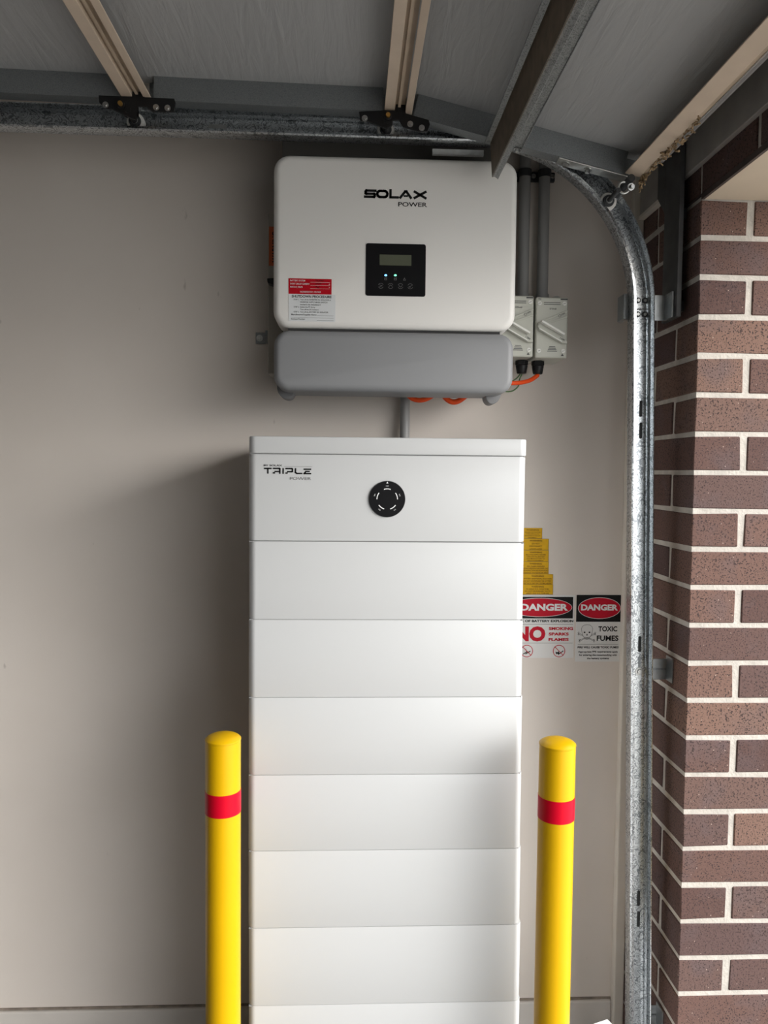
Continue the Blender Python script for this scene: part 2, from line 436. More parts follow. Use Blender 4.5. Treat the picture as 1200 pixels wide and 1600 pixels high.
# brick pier and the wall over the doorway: mortar bodies with every brick as a child
core = MB()
soff = rel(.608)
ins = .0025
core.box(XB+ins, 1.11-ins, YJ+ins, YW+.1, 0, 2.74)
core.box(XB+ins, 1.11-ins, -3.6, YJ+ins, soff+.010, 2.74)
core.box(XB+ins, 1.11-ins, -3.6, -3.1, 0, soff+.010)
wr = struct(core.build('wall_right', 'mortar'))
bmesh_cache = {}
def brick(x0, x1, y0, y1, z0, z1):
    dx, dy, dz = round(x1-x0, 4), round(y1-y0, 4), round(z1-z0, 4)
    var = random.randrange(4)
    k = (dx, dy, dz, var)
    if k not in bmesh_cache:
        mb = MB().box(-dx/2, dx/2, -dy/2, dy/2, -dz/2, dz/2)
        rr = random.Random(str(k))
        mb.v = [tuple(c+rr.uniform(-.0013, .0013) for c in p) for p in mb.v]
        me = bpy.data.meshes.new('brick'); me.from_pydata(mb.v, [], mb.f)
        bm = bmesh.new(); bm.from_mesh(me); bmesh.ops.recalc_face_normals(bm, faces=bm.faces)
        bmesh.ops.bevel(bm, geom=list(bm.edges), offset=.0022, segments=1, affect='EDGES')
        bm.to_mesh(me); bm.free(); me.materials.append(M['brick']); bmesh_cache[k] = me
    o = bpy.data.objects.new('brick', bmesh_cache[k]); COL.objects.link(o); o.parent = wr
    o.location = Vector(((x0+x1)/2, (y0+y1)/2+random.uniform(-.0008, .0008), (z0+z1)/2))-ORG[wr.name]
    return o
G = .0118
for c in range(-1, 25):
    zt = Z0-.086*c-G/2; zb = Z0-.086*(c+1)+G/2
    if c == 24: zb = .004
    if c == -1: zt = min(zt, soff-.002)
    if zt-zb < .01: continue
    if c % 2 == 0:
        brick(XB, XB+.230, YJ, YJ+.109, zb, zt); brick(XB+.243, 1.11, YJ, YJ+.112, zb, zt)
        brick(XB, XB+.112, YJ+.122, YW+.002, zb, zt)
    else:
        brick(XB, XB+.106, YJ, YJ+.230, zb, zt); brick(XB+.121, 1.11, YJ, YJ+.112, zb, zt)
        brick(XB, XB+.112, YJ+.242, YW+.002, zb, zt)
for c in range(3):              # courses over the doorway, as far as the photo shows them
    zb = soff+.011+.086*c; zt = zb+.076
    y = YW-(0 if c % 2 else .118)
    if c % 2 == 0: brick(XB, XB+.112, YW-.108, YW, zb, zt)
    while y > 1.1:
        brick(XB, XB+.112, y-.230, y, zb, zt); y -= .240
so = struct(MB().box(XB+.006, 1.13, -3.1, YJ-.001, soff-.002, soff+.005).build('soffit', 'soffit'))
li = MB().box(XB-.001, XB+.1, -3.1, YJ+.12, soff+.0055, soff+.0095)
li.box(XB-.001, XB+.0055, -3.1, YJ-.001, soff-.003, soff+.0055)
struct(li.build('trim_2', 'lintel'))
# grey head board on the brick above the doorway
struct(MB().box(XB-.014, XB-.0015, -3.1, YW-.027, rel(.676), rel(.86)).build('trim_3', 'board', bevel=.002))
struct(MB().box(XB-.017, XB-.0015, YJ+.15, YW-.027, rel(.667), rel(.676)).build('trim_4', 'trim'))  # pale strip: light caught on the board's bottom edge, put into the colour

# ------------------------------------------------------------------ overhead sectional door
door = thing('sectional_door', (.1, 1.72, rel(.75)), 'grey sectional garage door rolled up overhead on its track', 'garage door')
YE = 1.753                      # outer end of the sections
def section(p0, p1, wl, wr_, last=False):
    L = math.hypot(p1[0]-p0[0], p1[1]-p0[1]); c = (p1[0]-p0[0])/L; s_ = (p1[1]-p0[1])/L
    def fn(p): return (p0[0]+p[0]*c-p[2]*s_, p[1], rel(p0[1]+p[0]*s_+p[2]*c))
    mb = MB(); mb.fn = fn
    mb.box(-.0113, L+(0 if last else .0113), -3.05, YE, .0485, .056); sk = mb.build('panel_skin', 'skin', door)
    for a0, a1, b0, b1 in ((0, wl, 0, .002), (L-wr_, L, L-.002, L)):
        mb = MB(); mb.fn = fn; mb.box(a0, a1, -3.05, 1.719, 0, .0035); er = mb.build('edge_rail', 'cream', door, bevel=.001)
        mb = MB(); mb.fn = fn; mb.box(b0, b1, -3.05, 1.719, .0036, .018); mb.build('rail_web', 'cream', er)
    # end stile: upright sheet inside the pan, folded flat under the panel end
    mb = MB(); mb.fn = fn
    mb.box(wl+.004, L-wr_-.004, 1.720, 1.7215, 0, .0484); mb.box(wl+.004, L-wr_-.004, 1.720, YE, -.0015, 0); mb.box(.003, L-.003, YE-.0015, YE, 0, .0484)
    mb.build('end_stile', 'galv_dark', door)
    if not last:
        mb = MB(); mb.fn = fn; mb.box(L+.0005, L+.0225, -3.05, YE, .010, .016); mb.build('joint_groove', 'tan', door)
        mb = MB(); mb.fn = fn; mb.box(L+.007, L+.013, -3.05, 1.735, .004, .0098); mb.build('joint_tongue', 'tan', door)
    return fn, L
J1a, J1b = (-.475, .7985), (-.452, .798)
J2a, J2b = (.087, .788), (.110, .783)
BT = (.632, .6595)
section((-1.62, .820), (-1.052, .810), .018, .022)
section((-1.030, .8095), J1a, .018, .024)
f2, L2 = section(J1b, J2a, .016, .022)
f3, L3 = section(J2b, BT, .015, .034, True)
# hinges with their rollers
def hinge(cx, outline, wheel, bolts, pin, tilt_right):
    h = MB().prism(outline, 1.711, 1.716)
    xs = [p[0] for p in outline]
    
    h.cyl((pin[0], 1.704, pin[1]), (pin[0], 1.75, pin[1]), .008); h.cyl((wheel[0], 1.709, wheel[1]+.001), (wheel[0], 1.76, wheel[1]+.001), .0068)
    ho = h.build('hinge', 'black', door, bevel=.0012)
    for b in bolts: bolt(ho, (b[0], 1.711, b[1]), (0, -1, -.1), .0042, .005)
    MB().cyl((pin[0], 1.698, pin[1]), (pin[0], 1.7045, pin[1]), .0048).build('hinge_pin', 'brass', ho)
    roller(wheel, 1.725)
def roller(wh, y0):
    # the wheel runs inside the track: keep its axle on the running line
    if wh[0] < .280: wh = (wh[0], rel(.3870+.384+(.280-wh[0])*.004-.0028))
    else:
        v_ = Vector((wh[0]-.280, wh[1]-rel(.3870))).normalized()*.382; wh = (.280+v_.x, rel(.3870)+v_.y)
    MB().cyl((wh[0], y0, wh[1]), (wh[0], 1.775, wh[1]), .0055).build('roller_stem', 'steel_dark', door)
    mb = MB(); prof = [(.0215, 1.766), (.0225, 1.770), (.0225, 1.782), (.0215, 1.786)]
    mb.cyl((wh[0], 1.768, wh[1]), (wh[0], 1.785, wh[1]), .0195, n=32); ro = mb.build('roller', 'nylon', door, bevel=.002)
    MB().cyl((wh[0], 1.763, wh[1]), (wh[0], 1.769, wh[1]), .0125, .0135, n=24).build('bearing', 'steel_dark', ro)
    mb = MB()
    mb.cyl((wh[0], 1.760, wh[1]), (wh[0], 1.764, wh[1]), .0075, n=16).build('axle_nut', 'zinc', ro)
def P(x, y, Y=1.711): return px(x, y, Y)
hinge(P(214, 150)[0], [P(*q) for q in [(154, 149), (206, 151), (207, 140), (219, 137), (226, 152), (272, 154), (274, 160), (272, 174), (238, 174), (228, 166), (216, 166), (214, 184), (215, 182), (212, 187), (204, 184), (175, 170), (163, 168), (155, 160)]][::-1],
      P(212.5, 193, 1.775), [P(165, 164), P(244, 168), P(262, 169)], P(190, 165), 0)
hinge(P(620, 165)[0], [P(*q) for q in [(561, 174), (600, 172), (617, 172), (619, 161), (633, 161), (634, 177), (670, 187), (672, 194), (668, 205), (655, 206), (630, 198), (624, 188), (614, 188), (613, 196), (606, 201), (598, 199), (586, 194), (576, 190), (563, 188)]][::-1],
      P(602.5, 209.5, 1.775), [P(570, 185), P(641, 194), P(659, 200)], P(606, 183), 12)
# strut across the lower section
mb = MB(); mb.fn = f3
def sec_strip(a, b, y0=-3.0, y1=1.742, t=.0016):
    d = Vector((b[0]-a[0], 0, b[1]-a[1])); nrm = Vector((-d.z, 0, d.x)).normalized()*t
    pts = [(a[0], a[1]), (b[0], b[1]), (b[0]+nrm.x, b[1]+nrm.z), (a[0]+nrm.x, a[1]+nrm.z)]
    return pts
s0 = .196
web = MB(); web.fn = f3
web.prism(sec_strip((s0+.002, -.0035), (s0+.024, -.074)), -3.0, 1.742)
st = thing  # keep name short
wo = web.build('strut', 'strut_web', door)
gl = MB(); gl.fn = f3
gl.prism(sec_strip((s0-.010, -.0035), (s0+.002, -.0035)), -3.0, 1.742)
gl.prism([(s0-.010, -.0100), (s0-.0085, -.0100), (s0-.0085, -.0035), (s0-.010, -.0035)], -3.0, 1.742)
gl.prism(sec_strip((s0+.024, -.074), (s0+.030, -.0715)), -3.0, 1.742)
gl.prism(sec_strip((s0+.030, -.0715), (s0+.038, -.075)), -3.0, 1.742)
gl.prism(sec_strip((s0+.038, -.075), (s0+.052, -.0035)), -3.0, 1.742)
gl.prism(sec_strip((s0+.052, -.0035), (s0+.072, -.0035)), -3.0, 1.742)
gl.prism([(s0+.0705, -.008), (s0+.072, -.008), (s0+.072, -.0035), (s0+.0705, -.0035)], -3.0, 1.742)
gl.build('strut_flange', 'galv_strut', wo)
nd3 = Vector(f3((0, 0, -1)))-Vector(f3((0, 0, 0)))
bolt(wo, f3((s0+.064, 1.732, -.004)), nd3, .0055, .007)
# foot bracket of the lower section with the last roller
mb = MB(); mb.fn = f3
mb.box(.352, L3-.008, 1.7205, YE+.001, -.0045, -.0018); fb = mb.build('foot_bracket', 'zinc', door, bevel=.0008)
for s_ in (.372, .424): bolt(fb, f3((s_, 1.738, -.0045)), nd3, .0062, .008)
wh3 = px(959, 308, 1.775)
roller(wh3, 1.70)
tb = MB()
tb.tube([(wh3[0]+.010, 1.69, wh3[1]+.012), (wh3[0]+.002, 1.765, wh3[1]+.002)], .0085, 14); tb.build('roller_sleeve', 'steel_dark', door)
tr = MB(); cxx, czz = px(975, 293, 1.705)
ringp = [(cxx+.012*math.cos(a*PI/10), 1.705, czz+.012*math.sin(a*PI/10)) for a in range(21)]
tr.tube(ringp, .0025, 8); tr.build('retaining_ring', 'zinc', door)
bolt(door, (px(986, 292, 1.70)[0], 1.70, px(986, 292, 1.70)[1]), (0, -1, -.2), .005, .012, 'bolt', 'cable_pin')
# bottom edge: rubber seal and its pale retainer
mb = MB(); mb.fn = f3
mb.box(L3+.0005, L3+.007, -3.05, 1.715, .002, .040); mb.build('seal_retainer', 'tan', door)
mb = MB(); mb.fn = f3
mb.box(L3+.007, L3+.010, -3.05, 1.71, .001, .040); mb.build('retainer_edge', 'zinc', door)
mb = MB(); mb.fn = f3
mb.box(L3+.0105, L3+.026, -3.05, 1.66, .012, .043); mb.build('bottom_seal', 'rubber', door, bevel=.006)
# dried shreds of fibre hanging at the end of the seal
rr = random.Random(3)
db = MB(); db.fn = f3
for k in range(60):
    y = 1.705-.27*(k/60)*rr.uniform(.8, 1.1); s_ = L3+.002+rr.uniform(0, .008); z = rr.uniform(-.003, .006)
    a = Vector((s_, y, z)); pts = [a]
    for j in range(3): a = a+Vector((rr.uniform(-.004, .005), rr.uniform(-.010, .008), rr.uniform(-.005, .004))); pts.append(a)
    db.tube(pts, rr.uniform(.0008, .0030), 5)
for k in range(9):
    a = Vector((L3+rr.uniform(-.002, .014), 1.712+rr.uniform(-.012, .01), rr.uniform(-.006, .004))); pts = [a]
    for j in range(4): a = a+Vector((rr.uniform(-.005, .006), rr.uniform(-.008, .008), rr.uniform(-.014, .002))); pts.append(a)
    db.tube(pts, rr.uniform(.001, .0024), 5)
sf = db.build('fibre_shreds', 'dry', door); sf['kind'] = 'stuff'; sf['label'] = 'dried tan fibre shreds hanging from the seal'

# ------------------------------------------------------------------ track
track = thing('door_track', (.70, 1.785, 0), 'galvanised door track curving from overhead down beside the brick pier', 'track')
YT = 1.800
RC = .384; CX, CZ = .280, .3870
def lean(z): return .664+(.3907-z)*.0223
def path(a, b):
    out = []
    if a == 'h':
        for x in (-3.0, -2, -1, 0, CX): out.append(((x, CZ+RC+ (CX-x)*.004), (0, 1)))
        for k in range(1, 29):
            t = PI/2*k/28; out.append(((CX+RC*math.sin(t), CZ+RC*math.cos(t)), (math.sin(t), math.cos(t))))
    else:
        for z in (.3892, 0, -.5, -1.0, -1.555): out.append(((lean(z), z), (1, -.0)))
    return out
def sweep(pth, prof, name, m, parent):
    mb = MB(); R_ = []
    for (x, z), (nx, nz) in pth:
        R_.append([mb.pt((x+nx*a, y, rel(z+nz*a))) for a, y in prof])
    n = len(prof)
    for A, B in zip(R_, R_[1:]):
        for k in range(n): mb.face(A[k], A[(k+1) % n], B[(k+1) % n], B[k])
    mb.face(*R_[0]); mb.face(*R_[-1][::-1])
    return mb.build(name, m, parent, smooth=True)
t_ = .0016
mid = [(-.0170, 1.7595), (-.0225, 1.7575), (-.0245, 1.7605), (-.0237, 1.7680), (-.0237, YT-.006), (-.0215, YT-.002), (.0215, YT-.002), (.0237, YT-.006), (.0237, 1.7760), (.0222, 1.7735), (.0237, 1.7710), (.0240, 1.7640), (.0250, 1.7580), (.0235, 1.7555)]
def offset(pl, d):
    out = []
    for i, p in enumerate(pl):
        a = pl[max(i-1, 0)]; b = pl[min(i+1, len(pl)-1)]
        dx, dy = b[0]-a[0], b[1]-a[1]; L = math.hypot(dx, dy); out.append((p[0]-dy/L*d, p[1]+dx/L*d))
    return out
prof = offset(mid, t_/2)+offset(mid, -t_/2)[::-1]
ht = sweep(path('h', 0), prof, 'curved_track', 'galv', track)
vt = sweep(path('v', 0), prof, 'vertical_track', 'galv', track)
def slot(z, parent=vt):
    x = lean(z); h = .019
    mb = MB().prism(rrect(x+.009-.0033, x+.009+.0033, rel(z-h), rel(z+h), .003, 3), YT-.0042, YT-.0022)
    mb.build('slot', 'gasket', parent)
for z in (.157, .106, -.402, -1.026, -1.078): slot(z)
sl = MB().prism(rrect(lean(-.44)+.006, lean(-.44)+.011, rel(-.47), rel(-.432), .002, 3), YT-.0042, YT-.0022); sl.build('slot', 'galv_dark', vt)
bolt(vt, (lean(-.465)+.008, YT-.003, rel(-.468)), (0, -1, 0), .0062, .005)
# slot pressed in the overhead run
for sx_ in (px(340, 197, 1.795), ):
    MB().box(sx_[0]-.02, sx_[0]+.02, YT-.004, YT-.0025, sx_[1]-.004, sx_[1]+.004).build('slot', 'zinc', ht)
bolt(ht, (px(693, 213, 1.795)[0], 1.797, px(693, 213, 1.795)[1]), (0, -1, 0), .004, .003)
# splice at the bottom of the curve
zj = .400
for dx in (-.000, .0165):
    for z in (zj+.008, zj-.024):
        mb = MB(); x = .664+dx; mb.cyl((x, YT-.003, rel(z)), (x, YT-.0055, rel(z)), .0068, n=18); rv = mb.build('rivet', 'steel_dark', ht if z > .388 else vt)
        MB().cyl((x+.001, YT-.0052, rel(z)), (x+.001, YT-.0068, rel(z)), .0035, n=12).build('rivet_head', 'zinc', rv)
mb = MB().box(.628, .640, YT-.012, YT+.030, rel(.363), rel(.421)); mb.box(.628, .690, YT+.0005, YT+.003, rel(.363), rel(.421))
mb.build('splice_plate', 'galv_dark', track, bevel=.001)
# flag plate on the brick that carries the top of the track
fp = MB()
fp.prismz([(XB-.0265, 1.745), (XB-.0155, 1.745), (XB-.0155, 1.830), (XB-.0265, 1.830)], rel(.362), rel(.80))
fpo = fp.build('flag_plate', 'plate', track, bevel=.001)
mb = MB().prism([(0, 0), (1, 0), (1, 1)], 0, 1)
gus = MB(); gus.v = [(XB-.0265, 1.83, rel(.62)), (XB-.0265, 1.875, rel(.67)), (XB-.0265, 1.875, rel(.80)), (XB-.0265, 1.83, rel(.80)),
                     (XB-.0155, 1.83, rel(.62)), (XB-.0155, 1.875, rel(.67)), (XB-.0155, 1.875, rel(.80)), (XB-.0155, 1.83, rel(.80))]
gus.f = [(0,1,2,3),(7,6,5,4),(0,4,5,1),(1,5,6,2),(2,6,7,3),(3,7,4,0)]; gus.build('gusset', 'plate', fpo)
for z in (.39, .60): 
    MB().box(XB-.0155, XB-.0005, 1.765, 1.810, rel(z-.012), rel(z+.012)).build('packer', 'steel_dark', fpo)
cl = MB().box(.692, XB-.0265, 1.8015, 1.8035, rel(.3635), rel(.4225)); cl.box(XB-.0315, XB-.0265, 1.76, 1.8035, rel(.3635), rel(.4225))
cl.build('clip_bracket', 'zinc_dull', track, bevel=.0006)
# lower jamb brackets
def jamb_bracket(z):
    x = lean(z)
    b = MB().box(x+.015, XB-.0005, YT+.001, YT+.0035, rel(z-.025), rel(z+.025)); b.box(XB-.0035, XB-.0005, YT-.035, YT+.0035, rel(z-.025), rel(z+.034))
    bo = b.build('jamb_bracket', 'zinc_dull', track, bevel=.0006)
    MB().box(x+.028, XB-.004, YT-.0005, YT+.0008, rel(z-.002), rel(z+.003)).build('pressed_rib', 'galv_dark', bo)
jamb_bracket(-.464); jamb_bracket(-1.325)
MB().box(px(676, 231, 1.79)[0], .296, 1.792, 1.80, rel(.727), rel(.7395)).build('hanger_angle', 'zinc', track)
MB().box(-1.9, -1.86, YT+.0005, YT+.003, rel(.76), 2.745).build('hanger_strap', 'zinc', track)
MB().box(-1.9, -1.86, YT+.003, YW-.001, rel(.80), rel(.83)).build('hanger_tie', 'zinc', track)

# ------------------------------------------------------------------ inverter
YI = 1.80
inv = thing('inverter', (.1, 2.0, rel(.19)), 'white wall-mounted inverter with black display and grey lower cover', 'inverter')
fc = pillow(MB(), -.1835, .3785, rel(.3335), rel(.7235), .037, YI, 1.900, .016).build('front_cover', 'inv', inv, smooth=True)
bd = MB(); bd.prism(rrect(-.172, .366, rel(.215), rel(.83), .02, 4), 1.9005, 2.030); bd.build('casting', 'invbody', inv, bevel=.002)
MB().box(-.150, .345, YI+.018, 1.8995, rel(.3240), rel(.3370)).build('cover_gap_shade', 'gasket', inv)  # black strip paints the shade in the gap between the two covers
MB().box(-.05, .25, 2.0305, YW-.0005, rel(.35), rel(.72)).build('wall_bracket', 'zinc', inv)
lc = pillow(MB(), -.1825, .3765, rel(.1885), rel(.3275), .035, YI+.001, 1.925, .016).build('lower_cover', 'invgrey', inv, smooth=True)
sb = MB().box(-.212, -.1725, 1.955, 2.028, rel(.245), rel(.64)).build('side_housing', 'sidebox', inv, bevel=.003)
kb = MB(); kb.prism([(px(418, 437, 1.94)[0], px(418, 437, 1.94)[1]), (-.1835, px(427, 436, 1.94)[1]), (-.1835, px(427, 449, 1.94)[1]), (px(419, 444, 1.94)[0], px(419, 444, 1.94)[1])], 1.925, 1.9545)
kb.build('dc_switch_knob', 'black', inv, bevel=.002)
ws = MB().box(-.2095, -.1755, 1.9540, 1.9549, px(420, 415, 1.954)[1], px(420, 354, 1.954)[1]).build('side_sticker', 'sticker_orange', inv, label='orange warning sticker')
text(MB(), 'WARNING', -.188, px(420, 410, 1.954)[1], 1.9537, .0135, w=.075, bold=.03, rot=PI/2).build('lettering', 'ink', ws, recalc=False)
for (a, b) in (((434, 606), (461, 622)), ((757, 613), (781, 630))):
    x0, z1 = px(a[0], a[1], 1.885); x1, z0 = px(b[0], b[1], 1.885); n = 14
    sgn = 1 if a[0] < 600 else -1
    P_ = [(x0 if sgn > 0 else x1, z1+.025), ]
    cx, rx = (x0+x1)/2, (x1-x0)/2
    P_ = [(x0, z1+.03)]+[(cx-rx*math.cos(PI*k/n)+sgn*rx*.15*math.sin(PI*k/n), z1-(z1-z0)*math.sin(PI*k/n)) for k in range(n+1)]+[(x1, z1+.03)]
    MB().prism([(x_, z_-.004) for x_, z_ in P_], 1.868, 1.92).build('foot', 'invfoot', inv, bevel=.002)
# logo
y = YI-.0004
lg = MB(); h0 = rel(.6285); h1 = rel(.6478); wd = .0056
def LX(u): return px(560+u/8, 300, YI)[0]
a, b, c = h0+wd/2, (h0+h1)/2, h1-wd/2
lg.stroke([(LX(212), c), (LX(100), c), (LX(92), c-.002), (LX(92), b+.001), (LX(100), b), (LX(195), b), (LX(203), b-.0015), (LX(203), a+.002), (LX(195), a), (LX(84), a)], wd, y)
lg.stroke(rrect(LX(237), LX(362), a, c, .007, 4), wd, y, True)
lg.stroke([(LX(401), h1-.001), (LX(401), a), (LX(492), a)], wd, y)
lg.stroke([(LX(525), a), (LX(585), c), (LX(600), c), (LX(655), a)], wd, y); lg.stroke([(LX(575), a+.0035), (LX(610), a+.0035)], wd*.7, y)
lg.stroke([(LX(705), c), (LX(838), a)], wd, y); lg.stroke([(LX(838), c), (LX(705), a)], wd, y)
text(lg, 'POWER', LX(500), rel(.6112), y, .0098, w=LX(860)-LX(500), bold=.012)
lg.build('logo', 'ink', inv, recalc=False)
dp = MB().prism(rrect(px(571.5, 420, YI)[0], px(665, 420, YI)[0], rel(.4075), rel(.5265), .005, 4), YI-.0012, YI+.001).build('display_panel', 'gloss', inv)
yd = YI-.0016
MB().quad(.0605, .1335, rel(.4772), rel(.5015), yd).build('lcd_screen', 'lcd', dp)
MB().disc(.0748, rel(.4545), .0022, yd, sx=1.4).build('status_light', 'led_b', dp, label='lit blue status light')
MB().disc(.0970, rel(.4548), .0022, yd, sx=1.4).build('status_light', 'led_g', dp, label='lit green status light')
ic = MB()
for x in (.0748, .0970): ic.stroke([(x-.0025, rel(.444)), (x+.0025, rel(.444)), (x+.0025, rel(.4495)), (x-.0025, rel(.4495))], .0008, yd, True); ic.stroke([(x-.002, rel(.4468)), (x+.002, rel(.4468))], .0008, yd)
ic.stroke([(.1156, rel(.444)), (.1206, rel(.444)), (.1181, rel(.4495))], .0008, yd, True)
ic.build('icon', 'icon', dp, recalc=False)
for k, x in enumerate((.0637, .0862, .1090, .1317)):
    z = rel(.4305); bt = MB()
    bt.ring(x, z, .0062, .0054, yd, .4, PI-.4, 12); bt.ring(x, z, .0062, .0054, yd, PI+.4, 2*PI-.4, 12)
    if k == 0: bt.stroke([(x-.003, z+.002), (x+.003, z), (x-.003, z-.002)], .0008, yd)
    if k == 1: bt.stroke([(x-.0035, z-.001), (x, z+.0025), (x+.0035, z-.001)], .0008, yd)
    if k == 2: bt.stroke([(x-.0035, z+.001), (x, z-.0025), (x+.0035, z+.001)], .0008, yd)
    if k == 3: bt.stroke([(x+.0035, z+.0015), (x-.003, z-.001), (x, z-.003)], .0008, yd)
    bt.build('touch_button', 'icon', dp, recalc=False)
# stickers on the cover
x0, x1, zt, zb = -.148, -.0495, rel(.4435), rel(.4085)
rs = MB().box(x0, x1, YI-.0006, YI+.0004, zb, zt).build('battery_data_sticker', 'sticker_red', inv, label='red battery data sticker')
y = YI-.0009; tx = MB()
for k, (s_, tl) in enumerate((('BATTERY SYSTEM', .034), ('SHORT CIRCUIT CURRENT', .044), ('MAX D.C. VOLTS', .028))):
    z = zt-.0067-.0072*k
    text(tx, s_, x0+.004, z, y, .0036, w=tl, bold=.01); tx.quad(x0+.050, x1-.004, z-.0016, z-.0011, y)
text(tx, 'A', x1-.0065, zt-.0135, y, .003); text(tx, 'V', x1-.0065, zt-.0207, y, .003)
text(tx, 'HAZARDOUS D.C. VOLTAGE', (x0+x1)/2+.001, zb+.0032, y, .0034, w=.047, bold=.01, align='C')
tx.build('lettering', 'inkw', rs, recalc=False)
hw = MB()
for k in range(3):
    z = zt-.0060-.0072*k; rr = random.Random(k)
    hw.stroke([(x0+.062+i*.0022, z+rr.uniform(0, .0036)) for i in range(9-2*k)], .0011, y)
hw.build('handwriting', 'ink', rs, recalc=False)
x0, x1, zt, zb = -.1475, -.0405, rel(.4080), rel(.3465)
wsx = MB().box(x0, x1, YI-.0006, YI+.0004, zb, zt).build('procedure_sticker', 'sticker_white', inv, label='white shutdown procedure sticker')
tx = MB(); text(tx, 'SHUTDOWN PROCEDURE', (x0+x1)/2-.001, zt-.0078, y, .0056, w=.091, bold=.025, align='C')
for z, st_, s_, tw in ((-.0128, 'STEP 1.', 'Turn off the INVERTER AC ISOLATOR at', .070), (-.0184, '', 'INVERTER SUPPLY MAIN SWITCH', .062), (-.0240, '', 'located in the Switchboard', .046),
                    (-.0296, 'STEP 2.', 'Isolate the PV Array', .034), (-.0352, '', 'Turn off the DC Isolators', .042), (-.0408, 'STEP 3.', 'Turn off the BATTERY DC ISOLATOR', .064)):
    if st_: text(tx, st_, x0+.0115, zt+z-.0010, y, .0029, w=.0125)
    text(tx, s_, x0+.0265, zt+z-.0010, y, .0031, w=tw, bold=.006)
text(tx, 'Manufacturer/Supplier Name', x0+.006, zt-.0478, y, .0033, w=.058, bold=.01); tx.quad(x1-.042, x1-.004, zt-.0485, zt-.0481, y); tx.quad(x0+.006, x1-.004, zt-.0535, zt-.0532, y)
text(tx, 'Contact Number', x0+.006, zt-.0580, y, .0033, w=.032, bold=.01); tx.quad(x1-.042, x1-.004, zt-.0588, zt-.0584, y)
tx.build('lettering', 'ink', wsx, recalc=False)
# small zinc lug on the wall at its left
zl = thing('wall_lug', (-.231, YW, rel(.334)), 'small zinc plate with a screw fixed left of the grey inverter cover', 'bracket')
MB().box(-.2532, -.2275, YW-.004, YW-.0003, rel(.334), rel(.363)).build('plate', 'galv_dark', zl, bevel=.0008)
mb = MB().box(-.2265, -.213, YW-.020, YW-.0003, rel(.335), rel(.366)); mb.build('upturned_tab', 'galv_dark', zl, bevel=.0008)
bolt(zl, (-.243, YW-.004, rel(.3485)), (0, -1, 0), .0055, .005, 'zinc', 'screw')

